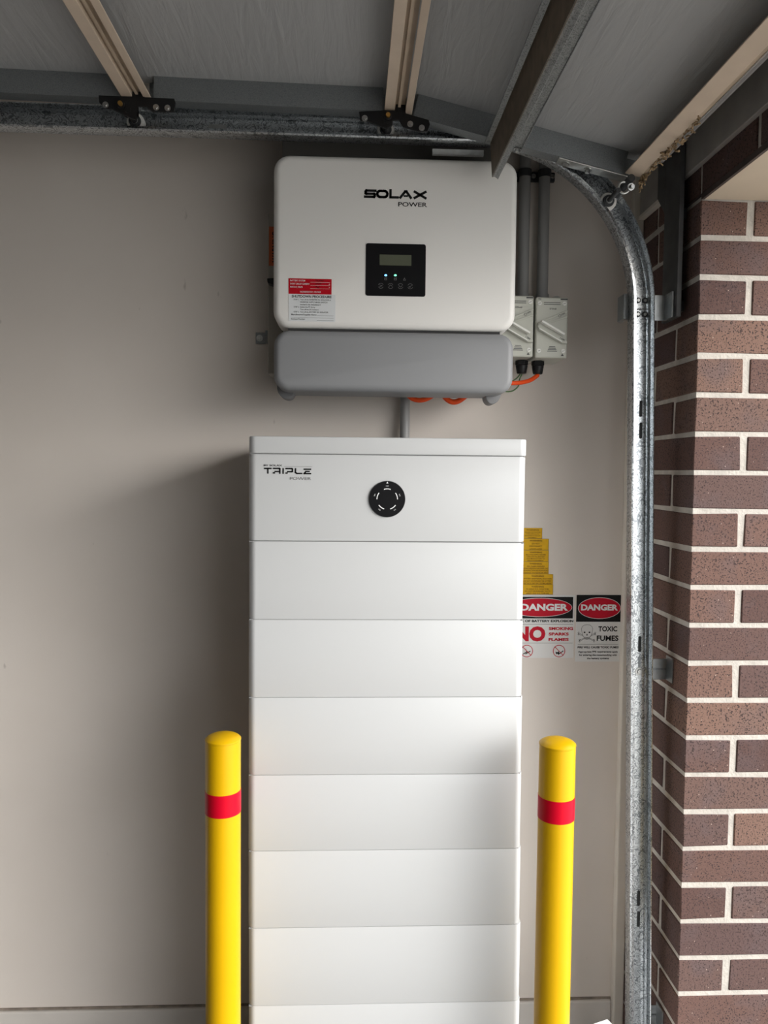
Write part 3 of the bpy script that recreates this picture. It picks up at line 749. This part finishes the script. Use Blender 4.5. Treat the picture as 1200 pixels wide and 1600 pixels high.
# ------------------------------------------------------------------ isolator switches
def isolator(x0, x1, zt, zb, label):
    yl = 1.930
    t = thing('isolator_switch', ((x0+x1)/2, YW, zb), label, 'switch', 'isolator switches beside the inverter')
    MB().box(x0+.001, x1-.001, yl+.0305, YW-.0005, zb+.0005, zt-.0005).build('base', 'isolator', t, bevel=.004)
    lid = MB().box(x0, x1, yl, yl+.030, zb, zt).build('lid', 'isolator', t, bevel=.004, seg=3)
    W = x1-x0; H = zt-zb
    def u(a, b): return (x0+W*a, zb+H*b)         # a from the left, b from the bottom
    # raised channel towards OFF and the lever turned towards ON
    ch = MB(); yf = yl-.004
    for A, B in (((.11, .575), (.98, .775)), ((.33, .56), (.98, .685))):
        p, q = u(*A), u(*B); L = math.hypot(q[0]-p[0], q[1]-p[1]); nx, nz = -(q[1]-p[1])/L*.0022, (q[0]-p[0])/L*.0022
        ch.prism([(p[0]-nx, p[1]-nz), (q[0]-nx, q[1]-nz), (q[0]+nx, q[1]+nz), (p[0]+nx, p[1]+nz)], yf, yl+.001)
    ch.build('off_channel', 'isolator', t, bevel=.0008)
    lv = MB()
    pts = [u(.08, .575), u(.15, .585), u(.84, .365), u(.84, .335), u(.97, .27), u(.97, .23), u(.80, .235), u(.06, .455), u(.04, .50)]
    lv.prism(pts[::-1], yl-.010, yl+.001); lvo = lv.build('lever', 'isolator', t, bevel=.0015)
    fn_ = MB(); p, q = u(.12, .575), u(.83, .365); L = math.hypot(q[0]-p[0], q[1]-p[1]); nx, nz = -(q[1]-p[1])/L*.0026, (q[0]-p[0])/L*.0026
    fn_.prism([(p[0]-nx, p[1]-nz), (q[0]-nx, q[1]-nz), (q[0]+nx, q[1]+nz), (p[0]+nx, p[1]+nz)], yl-.026, yl-.010); fn_.build('lever_fin', 'isolator_hi', lvo, bevel=.0012)
    fn_ = MB(); p, q = u(.07, .465), u(.78, .255); fn_.prism([(p[0], p[1]-.0016), (q[0], q[1]-.0016), (q[0], q[1]+.0016), (p[0], p[1]+.0016)], yl-.016, yl-.010); fn_.build('lever_fin', 'isolator_hi', lvo, bevel=.0008)
    for A in ((.11, .895), (.885, .895), (.11, .115), (.87, .115)):
        p = u(*A); sc_ = MB().cyl((p[0], yl-.0015, p[1]), (p[0], yl+.002, p[1]), .0053, n=18).build('lid_screw', 'isolator_hi', t)
        MB().stroke([(p[0]-.003, p[1]-.001), (p[0]+.003, p[1]+.001)], .0009, yl-.0017).build('screw_slot', 'inkg', sc_, recalc=False)
    tx = MB(); yt = yl-.0004
    text(tx, 'IP66', *u(.07, .955), yt, .0030, bold=.02); text(tx, 'DTA-63', *u(.53, .795), yt, .0040, w=.017, bold=.03, align='C')
    for k in range(2): tx.quad(*[u(a, 0)[0] for a in (.24, .76)], u(0, .905-.03*k)[1], u(0, .915-.03*k)[1], yt)
    tx.quad(*[u(a, 0)[0] for a in (.76, .98)], u(0, .955)[1], u(0, .977)[1], yt)
    tx.build('lettering', 'inkg', lid, recalc=False); tx = MB()
    for k in range(4): tx.quad(u(.53-.16+.02*k, 0)[0], u(.53+.15-.02*k, 0)[0], u(0, .105+.025*k)[1], u(0, .116+.025*k)[1], yt)
    p = u(.80, .035); tx.poly([p, (p[0]+.008, p[1]), (p[0]+.004, p[1]+.006)], yt)
    tx.build('rating_text', 'inkg', lid, recalc=False); tx = MB()
    p = u(.73, .690); tx.ring(p[0], p[1], .0036, .0027, yf-.0004, n=16); text(tx, 'OFF', *u(.79, .695), yf-.0004, .0042, rot=.42, bold=.02)
    tx.build('off_mark', 'inkg', lid, recalc=False); tx = MB()
    text(tx, 'I ON', *u(.72, .305), yl-.0104, .0046, rot=-.45, bold=.03)
    tx.build('on_mark', 'inkg', lid, recalc=False)
    return t
zt, zb = rel(.4435), rel(.2925)
isolator(.4565, .5372, zt-.001, zb-.0005, 'grey isolator switch fully in view right of the inverter')
isolator(.3705, .4508, zt+.0015, zb+.0010, 'grey isolator switch half hidden behind the inverter')
def gland(cx, zt_, label):
    g = thing('cable_gland', (cx, 1.99, zt_-.037), label, 'cable gland', 'black cable glands under the isolators')
    MB().cyl((cx, 1.99, zt_-.0005), (cx, 1.99, zt_-.012), .0165, n=6).build('hex_nut', 'black', g, bevel=.001)
    MB().cyl((cx, 1.99, zt_-.0125), (cx, 1.99, zt_-.034), .0158, .012, n=20).build('dome_nut', 'black', g, bevel=.002, smooth=True)
gland(.478, zb, 'black cable gland under the fully visible isolator'); gland(.4360, zb+.001, 'black cable gland under the half hidden isolator')
def pipe(name, pts, r, m, label, cat, group=None, n=14):
    o = MB().tube(pts, r, n).build(name, m, smooth=True); return tag(o, label, cat, group)
def P3(x, y, Y): a = px(x, y, Y); return (a[0], Y, a[1])
pipe('power_cable', bez([(.478, 1.99, zb-.0345), P3(838, 588, 1.985), P3(826, 595, 1.975), P3(806, 598.5, 1.955), P3(780, 597, 1.945), P3(760, 590, 1.945)]), .0055, 'orange', 'orange cable bending from the gland behind the grey cover', 'cable', 'orange cables at the inverter')
pipe('power_cable', bez([P3(633, 596, 1.965), P3(634, 612, 1.965), P3(645, 623, 1.965), P3(660, 625, 1.965), P3(676, 618, 1.965), P3(690, 604, 1.965)]), .0062, 'orange', 'shallow orange cable loop hanging below the inverter above the conduit', 'cable', 'orange cables at the inverter')
pipe('power_cable', bez([P3(688, 596, 1.945), P3(690, 612, 1.945), P3(700, 625, 1.945), P3(712, 628, 1.945), P3(726, 620, 1.945), P3(742, 604, 1.945)]), .0068, 'orange', 'deeper orange cable loop hanging under the middle of the inverter', 'cable', 'orange cables at the inverter')
pipe('earth_wire', bez([(.437, 1.99, zb-.034), P3(812, 592, 1.99), P3(810, 603, 1.99), P3(800, 611, 1.985), P3(786, 611, 1.98), P3(770, 604, 1.975)]), .0017, 'green', 'thin green earth wire looping below the orange cable', 'wire', n=8)
pipe('earth_wire', bez([(.4335, 1.995, zb-.034), P3(806, 592, 1.985), P3(796, 597, 1.98), P3(784, 598, 1.97)]), .0016, 'green', 'short dark green wire straight under the half hidden gland', 'wire', n=8)
# conduits
def conduit(x, z0, z1, label, r=.0145):
    c = thing('conduit', (x, 2.022, z0), label, 'conduit', 'grey electrical conduits')
    MB().cyl((x, 2.022, z0), (x, 2.022, z1), r, n=24).build('pipe', 'conduit', c, smooth=True)
    return c
c1 = conduit(.4425, zt+.002, 2.74, 'grey conduit rising from the half hidden isolator'); c2 = conduit(.4935, zt, 2.74, 'grey conduit rising from the fully visible isolator')
for c, x in ((c1, .4425), (c2, .4935)): MB().cyl((x, 2.022, zt+.003), (x, 2.022, zt+.026), .0172, n=24).build('coupling', 'conduit', c, smooth=True)
c3 = conduit(.1378, rel(-1.2), rel(.2145), 'grey conduit running from the inverter down behind the battery', .0128)
sd = thing('conduit_saddle', (.474, YW, rel(.765)), 'dark saddle strip clamping the two conduits under the door track', 'bracket')
MB().box(.420, .525, 2.0385, YW-.0005, rel(.766), rel(.789)).build('back_strip', 'steel_dark', sd, bevel=.001)
for x in (.4425, .4935):
    mb = MB()
    for k in range(13):
        pass
    n = 14; A = []
    for z in (rel(.768), rel(.787)):
        A.append([[mb.pt((x+(.0152+t)*math.cos(-PI*k/n), 2.022+(.0152+t)*math.sin(-PI*k/n), z)) for k in range(n+1)] for t in (0, .002)])
    for k in range(n):
        mb.face(A[0][1][k], A[0][1][k+1], A[1][1][k+1], A[1][1][k]); mb.face(A[0][0][k], A[1][0][k], A[1][0][k+1], A[0][0][k+1])
        mb.face(A[1][0][k], A[1][1][k], A[1][1][k+1], A[1][0][k+1]); mb.face(A[0][0][k], A[0][0][k+1], A[0][1][k+1], A[0][1][k])
    mb.build('clamp', 'steel_dark', sd)
bolt(sd, (.4685, 2.038, rel(.778)), (0, -1, 0), .004, .004); bolt(sd, (.5185, 2.038, rel(.778)), (0, -1, 0), .004, .004)
# loose coil of wire lying on the isolator
lp = []
for k in range(46):
    t = 2*PI*k/20; lp.append((.530+.012*math.cos(t), 2.015+.004*math.sin(t*.5), zt+.0105+.0075*math.sin(t)+.0006*k/46))
lp += [(.545, 2.03, zt+.006), (.553, 2.04, zt+.004)]
tag(MB().tube(lp, .0021, 7).build('wire_coil', 'zinc', smooth=True), 'small coiled grey wire lying on top of the isolator', 'wire')

# ------------------------------------------------------------------ battery stack
YB = 1.600
XL, XR = -.2128, .3648
def slab(name, parent, x0, x1, y0, y1, z0, z1, r, m, bev=.0022, lab=None):
    P_ = []
    for cx, cy, a in ((x0+r, y0+r, PI), (x1-r, y0+r, 1.5*PI)):
        for k in range(9): t = a+PI/2*k/8; P_.append((cx+r*math.cos(t), cy+r*math.sin(t)))
    P_ += [(x1, y1), (x0, y1)]
    mb = MB().prismz(P_, z0, z1)
    return mb.build(name, m, parent, bevel=bev, seg=2, smooth=True)
bb = [.0735, .0372, -.1435, -.307, -.4714, -.6368, -.8005, -.9684, -1.1390, -1.3045, -1.4695]
YBK = 2.0
def wx(i): return XR+.0016*max(0, i-1)
cu = thing('battery_control_unit', ((XL+XR)/2, 1.8, rel(bb[2])), 'white battery control unit with round black dial topping the stack', 'battery unit')
slab('top_lid', cu, XL, XR+.0015, YB-.0005, YBK, rel(bb[1])+.0008, rel(bb[0]), .016, 'white', .003)
MB().box(XL+.004, XR-.004, YB+.004, YBK-.004, rel(bb[1])-.002, rel(bb[1])+.002).build('lid_gasket', 'seam', cu)
slab('body', cu, XL, XR, YB, YBK, rel(bb[2])+.0012, rel(bb[1])-.0006, .016, 'white', .002)
cx, cz = .0740, rel(-.0540); R_ = .0382
dl = MB(); dl.cyl((cx, YB+.001, cz), (cx, YB-.0035, cz), R_, R_-.001, n=56); dlo = dl.build('dial', 'gloss', cu)
dm = MB(); yy = YB-.0039
for k in range(5):
    a = PI/2+k*2*PI/5; dm.ring(cx, cz, .0222, .0204, yy, a-.33, a+.33, 10)
dm.poly([(cx-.0022, cz+.0325), (cx+.0022, cz+.0325), (cx, cz+.0365)], yy)
for k, s_ in enumerate(('100%', '80%', '60%', '40%', '20%')):
    a = PI/2-k*2*PI/5; text(dm, s_, cx+.0262*math.cos(a)-(.0 if k else 0), cz+.0262*math.sin(a), yy, .0021, align='C', rot=a-PI/2)
dm.build('dial_marks', 'inkw', dlo, recalc=False)
# TRIPLE POWER lettering
lg = MB(); y = YB-.0005
def TX(u_): return px(405+u_/13.333, 736, YB)[0]
def TZ(v): return px(440, 715+v/13.333, YB)[1]-(.0)
wd = .0030
def S(pts): lg.stroke([(TX(a), TZ(b)) for a, b in pts], wd, y)
S([(115, 228), (245, 228)]); S([(182, 228), (182, 322)])
S([(300, 226), (420, 226), (432, 235), (432, 290), (335, 290)]); S([(432, 290), (432, 325)]); S([(300, 320), (318, 320)])
S([(500, 232), (500, 325)])
S([(560, 228), (680, 228), (692, 238), (692, 285), (680, 292), (595, 292)]); S([(560, 322), (580, 322)])
S([(757, 232), (757, 305), (785, 326), (885, 326)])
S([(940, 238), (1070, 238)]); S([(975, 283), (1040, 283)]); S([(940, 328), (1070, 328)]); S([(940, 328), (962, 300)])
text(lg, 'BY SOLAX', TX(95), TZ(182), y, .0036, w=TX(480)-TX(95), bold=.02)
lg.quad(TX(515), TX(1100), TZ(186), TZ(182), y)
lg.build('logo', 'ink', cu, recalc=False)
text(MB(), 'POWER', TX(640), TZ(462), y, .0058, w=TX(1080)-TX(640), bold=-.005).build('logo_subtitle', 'inkg', cu, recalc=False)
ordn = ['topmost', 'second', 'third', 'fourth', 'fifth', 'sixth', 'seventh', 'eighth']
for i in range(8):
    z1, z0 = rel(bb[2+i]), rel(bb[3+i])
    lab = {0: 'topmost plain white battery module, directly under the unit with the dial'}.get(i, ordn[i]+' plain white battery module counted down from the dial unit')
    t = thing('battery_module', ((XL+XR)/2, 1.8, z0), lab, 'battery module', 'stacked white battery modules')
    jx = random.uniform(-.0006, .0006); jy = random.uniform(-.0008, .0008)
    slab('casing', t, XL+jx, wx(i+1)+jx, YB+jy, YBK, z0+.0005, z1-.0005, .016, 'white', .0008)
    MB().box(XL+.002, XR-.002, YB+.0022, YBK-.004, z1-.0020, z1+.0008).build('gasket', 'seam', t)
pb = thing('battery_stand', ((XL+XR)/2, 1.8, 0), 'white plinth under the lowest battery module on the floor', 'battery base')
slab('plinth', pb, XL, wx(9), YB, YBK, .0165, rel(bb[10])-.0008, .016, 'white', .002)
for x in (XL+.05, wx(9)-.05):
    for yv in (YB+.05, YBK-.05): MB().cyl((x, yv, 0), (x, yv, .0160), .02).build('foot', 'gasket', pb)

# ------------------------------------------------------------------ bollards
def bollard(cx, cy, r, zt_, dx, label):
    t = thing('bollard', (cx, cy, 0), label, 'bollard', 'yellow safety bollards')
    rim = zt_-.0145
    MB().lathe([(0, .012), (r, .012), (r, rim-.0006)], cx, cy, 48).build('post', 'yellow', t, smooth=True)
    prof = [(r+.0006, rim)]+[((r+.0006)*(1-k/10), rim+.003+.0155*math.sqrt(max(0, 1-.92*(1-k/10)**2))-.0155*math.sqrt(.08)) for k in range(11)]
    prof[-1] = (0, prof[-1][1])
    MB().lathe([(r-.004, rim-.0004)]+prof, cx, cy, 48).build('domed_cap', 'yellow', t, smooth=True)
    zc = rel(-.6615 if dx == 0 else -.6635)
    MB().lathe([(r+.0001, zc-.0225), (r+.0007, zc-.0225), (r+.0007, zc+.0225), (r+.0001, zc+.0225)], cx, cy, 48).build('reflective_band', 'tape', t, smooth=True)
    MB().lathe([(0, 0), (r+.045, 0), (r+.045, .010), (r, .012)], cx, cy, 40).build('floor_flange', 'yellow', t)
    for k in range(4):
        a = PI/4+k*PI/2; bolt(t, (cx+(r+.025)*math.cos(a), cy+(r+.025)*math.sin(a), .010), (0, 0, 1), .007, .008)
bollard(-.2540, 1.535, .0352, rel(-.5235), 0, 'yellow bollard with red band left of the battery stack')
bollard(.4150, 1.500, .0358, rel(-.5245), 1, 'yellow bollard with red band right of the battery stack')

# ------------------------------------------------------------------ signs and labels on the wall
ys = YW-.0014
def sign(name, x0, x1, zb_, zt_, m, label, cat, group=None):
    t = thing(name, ((x0+x1)/2, YW, zb_), label, cat, group)
    return t, MB().box(x0, x1, ys, YW-.0003, zb_, zt_).build('board', m, t)
yp = ys-.0004
wl = [(.418, .5130, -.1437, -.1722, 'topmost narrow yellow warning label beside the battery', ['HAZARDOUS VOLTAGE', 'TURN OFF ALL DC', 'ISOLATORS TO ISOLATE', 'EQUIPMENT']),
      (.400, .5312, -.1726, -.2035, 'yellow label reading do not disconnect under load', ['DO NOT', 'DISCONNECT', 'UNDER LOAD']),
      (.400, .5318, -.2039, -.2345, 'yellow label below the do not disconnect one', ['MULTIPLE SUPPLY SYSTEM', 'TURN OFF ALL BATTERY', 'SYSTEM ISOLATORS TO', 'ISOLATE EQUIPMENT']),
      (.400, .5325, -.2349, -.2678, 'yellow label just above the two widest ones', ['ARC FLASH HAZARD', 'DO NOT OPEN ISOLATORS UNDER LOAD', 'SEE INSTRUCTIONS BEFORE WORKING', 'CONTACT THE INSTALLER FIRST']),
      (.400, .5448, -.2682, -.2965, 'upper of the two widest yellow warning labels', ['BATTERY ADDITIONAL ISOLATORS', 'DO NOT DE-ENERGISE THE BATTERY', 'OR THE DC BATTERY SYSTEM CABLING']),
      (.400, .5455, -.2968, -.3236, 'lowest wide yellow label directly above the danger sign', ['PV ARRAY D.C. ISOLATORS', 'DO NOT DE-ENERGISE THE PV', 'ARRAY AND D.C. CABLING'])]
for x0, x1, za, zb_, lab, lines in wl:
    t, b = sign('warning_label', x0, x1, rel(zb_), rel(za), 'sign_yellow', lab, 'label', 'yellow warning labels on the wall')
    H = za-zb_; cx = (.4655+x1)/2-.002 if x1 > .52 else .487; tx = MB()
    hh = .0041
    text(tx, 'WARNING', cx, rel(za-.0032-hh), yp, hh, w=.034, bold=.02, align='C')
    n = len(lines); step = (H-.0095)/n
    for k, s_ in enumerate(lines):
        text(tx, s_, cx, rel(za-.0088-step*(k+.85)), yp, min(.0038, step*.62), align='C', bold=.012, maxw=(x1-cx)*2-.010 if x1 < .52 else min(.076, (x1-cx)*2-.004))
    tx.build('lettering', 'inkbrown', b, recalc=False)
    ln = MB().quad(x0, x1, rel(zb_), rel(zb_)+.0006, yp); ln.quad(x1-.0006, x1, rel(zb_), rel(za), yp); ln.build('border_line', 'inkbrown', b)
# danger: no smoking
x0, x1, zt_, zb_ = .416, .6055, rel(-.3252), rel(-.4965)
t, b = sign('danger_sign', x0, x1, zb_, zt_, 'sign_white', 'danger sign reading no smoking sparks flames, partly behind the battery', 'sign', 'danger signs on the wall')
xa, xb = .4185, px(895, 950, YW)[0]
def sx_(p): return px(810+p/7.06, 950, YW)[0]
def sz_(p): return px(880, 920+p/7.06, YW)[1]
MB().quad(xa, xb, sz_(326), sz_(88), yp).build('black_field', 'ink', b)
def oval(cx, cz, rx, rz, parent):
    MB().disc(cx, cz, rz, yp-.0003, 48, rx/rz).build('oval_rim', 'inkw', parent); MB().disc(cx, cz, rz-.0012, yp-.0006, 48, (rx-.0012)/(rz-.0012)).build('red_oval', 'inkr', parent)
oxr = sx_(590); oxl = xa+.004; oval((oxl+oxr)/2, (sz_(100)+sz_(310))/2, (oxr-oxl)/2, (sz_(100)-sz_(310))/2, b)
tw = sx_(545)-sx_(40)
text(MB(), 'DANGER', sx_(545), sz_(240), yp-.0009, sz_(165)-sz_(240), w=sx_(545)-sx_(22), bold=.045, align='R').build('lettering', 'inkw', b, recalc=False)
tx = MB(); text(tx, 'RISK OF BATTERY EXPLOSION', sx_(607), sz_(367), yp, sz_(341)-sz_(367), w=sx_(607)-sx_(-32), bold=.045, align='R')
tx.quad(xa, sx_(605), sz_(392), sz_(389), yp); tx.quad(xa, sx_(605), sz_(599), sz_(596), yp)
# crossed-out cigarette and match
for c_ in (100, 456):
    if c_ == 100: tx.stroke([(sx_(62), sz_(718)), (sx_(100), sz_(695))], .0022, yp); tx.stroke([(sx_(90), sz_(715)), (sx_(135), sz_(688))], .0026, yp); tx.stroke([(sx_(95), sz_(690)), (sx_(90), sz_(660))], .001, yp)
    else:
        tx.poly([(sx_(418), sz_(690)), (sx_(440), sz_(700)), (sx_(450), sz_(685)), (sx_(465), sz_(710)), (sx_(452), sz_(730)), (sx_(438), sz_(712)), (sx_(425), sz_(722))], yp)
        tx.stroke([(sx_(465), sz_(712)), (sx_(500), sz_(685))], .0024, yp)
tx.build('lettering', 'ink', b, recalc=False)
tx = MB(); text(tx, 'NO', sx_(302), sz_(578), yp, sz_(415)-sz_(578), w=sx_(302)-sx_(-38), bold=.05, align='R')
for k, s_ in enumerate(('SMOKING', 'SPARKS', 'FLAMES')):
    text(tx, s_, sx_(338), sz_(454+60*k), yp, sz_(421)-sz_(454), w=sx_(606 if k == 0 else 560)-sx_(338), bold=.045)
for c_ in (100, 456):
    cx, cz = sx_(c_), sz_(685); rr_ = (sx_(524)-sx_(388))/2
    tx.ring(cx, cz, rr_, rr_-.0018, yp-.0003, n=30); d = rr_*.68; tx.stroke([(cx-d, cz+d), (cx+d, cz-d)], .0018, yp-.0003)
tx.build('lettering', 'inkr', b, recalc=False)
# danger: toxic fumes
x0, x1, zt_, zb_ = px(899.5, 980, YW)[0], px(971.5, 980, YW)[0], rel(-.3240), rel(-.5065)
t, b = sign('danger_sign', x0, x1, zb_, zt_, 'sign_white', 'danger sign reading toxic fumes with skull and crossbones', 'sign', 'danger signs on the wall')
MB().quad(x0, x1, sz_(362), zt_, yp).build('black_field', 'ink', b)
oval((x0+x1)/2, (sz_(92)+sz_(330))/2, (sx_(1120)-sx_(650))/2, (sz_(92)-sz_(330))/2, b)
cxs = (x0+x1)/2
text(MB(), 'DANGER', cxs, sz_(236), yp-.0009, sz_(170)-sz_(236), w=sx_(1088)-sx_(682), bold=.045, align='C').build('lettering', 'inkw', b, recalc=False)
o_ = cxs-sx_(886)
tx = MB()
text(tx, 'TOXIC', sx_(984)+o_, sz_(468), yp, sz_(412)-sz_(468), w=sx_(1088)-sx_(880), bold=.03, align='C')
text(tx, 'FUMES', sx_(984)+o_, sz_(572), yp, sz_(514)-sz_(572), w=sx_(1104)-sx_(864), bold=.03, align='C')
tx.quad(sx_(655)+o_, sx_(1105)+o_, sz_(611), sz_(608), yp)
text(tx, 'FIRE WILL CAUSE TOXIC FUMES', cxs-.001, sz_(655), yp, sz_(632)-sz_(655), w=sx_(1108)-sx_(655), bold=.035, align='C')
for k, (s_, a_, b_) in enumerate((('Appropriate PPE requirements apply', 658, 1098), ('for entering the room/working with', 672, 1088), ('the battery systems', 758, 1000))):
    text(tx, s_, cxs-.001, sz_(702+36*k), yp, sz_(683)-sz_(702), w=sx_(b_)-sx_(a_), bold=.03, align='C')
# skull and crossbones
def q(a, b_): return (sx_(a)+o_, sz_(b_))
ln = .0008
sk = [(692, 440), (700, 415), (725, 398), (755, 393), (785, 398), (808, 415), (817, 440), (812, 470), (806, 500), (796, 520), (786, 530), (782, 552), (755, 558), (728, 552), (722, 530), (714, 520), (704, 500), (697, 470)]
bone1 = [(690, 520), (672, 490), (664, 486), (668, 500), (656, 506), (672, 516), (690, 522)]
for c1_, c2_ in (((662, 492), (836, 570)), ((846, 492), (674, 570))):
    p, r_ = q(*c1_), q(*c2_); L = math.hypot(r_[0]-p[0], r_[1]-p[1]); nx, nz = -(r_[1]-p[1])/L*.0013, (r_[0]-p[0])/L*.0013
    tx.stroke([(p[0]+nx, p[1]+nz), (r_[0]+nx, r_[1]+nz)], ln, yp); tx.stroke([(p[0]-nx, p[1]-nz), (r_[0]-nx, r_[1]-nz)], ln, yp)
    for e in (p, r_):
        for dz in (-.0022, .0022): tx.ring(e[0], e[1]+dz, .0021, .0013, yp, n=10)
MB().poly([q(*v) for v in sk][::-1], yp-.0002).build('skull_shape', 'sign_white', b)
ys2 = yp-.0004
tx.stroke([q(*v) for v in sk], ln, ys2, True)
for a_ in (728, 782): tx.poly([(q(a_, 478)[0]+.0026*math.cos(2*PI*k/10), q(a_, 478)[1]+.0021*math.sin(2*PI*k/10)) for k in range(10)], ys2)
tx.poly([q(745, 512), q(755, 492), q(765, 512)][::1], ys2)
tx.stroke([q(728, 530), q(755, 538), q(782, 530)], .0011, ys2); tx.stroke([q(730, 542), q(755, 548), q(780, 542)], .0011, ys2)
for a_ in (738, 747, 756, 765, 774): tx.stroke([q(a_, 532), q(a_, 546)], .0005, ys2)
tx.build('lettering', 'ink', b, recalc=False)

# ------------------------------------------------------------------ white carton on the floor by the track
cb = thing('carton', (.57, 1.45, 0), 'white carton corner on the floor between right bollard and track', 'box')
zc = .335
c0 = Vector((.5948, 1.683)); dl_ = Vector((-.040, -.0152)).normalized(); dr_ = Vector((.0120, -.0166)).normalized()
dr_ = Vector((-dl_.y, dl_.x))*-1 if False else Vector((dl_.y*-1, dl_.x))
if dr_.y > 0: dr_ = -dr_
poly = [c0, c0+dl_*.10, c0+dl_*.10+dr_*.20, c0+dr_*.20]
MB().prismz([(p.x, p.y) for p in poly], .0005, zc-.002).build('body', 'carton', cb, bevel=.002)
ctr = sum(poly, Vector((0, 0)))/4
MB().prismz([(p.x, p.y) for p in [c0, c0+dl_*.049, c0+dl_*.049+dr_*.20, c0+dr_*.20]], zc-.0018, zc).build('flap', 'carton', cb)
MB().prismz([(p.x, p.y) for p in [c0+dl_*.051, c0+dl_*.10, c0+dl_*.10+dr_*.20, c0+dl_*.051+dr_*.20]], zc-.0018, zc).build('flap', 'carton', cb)
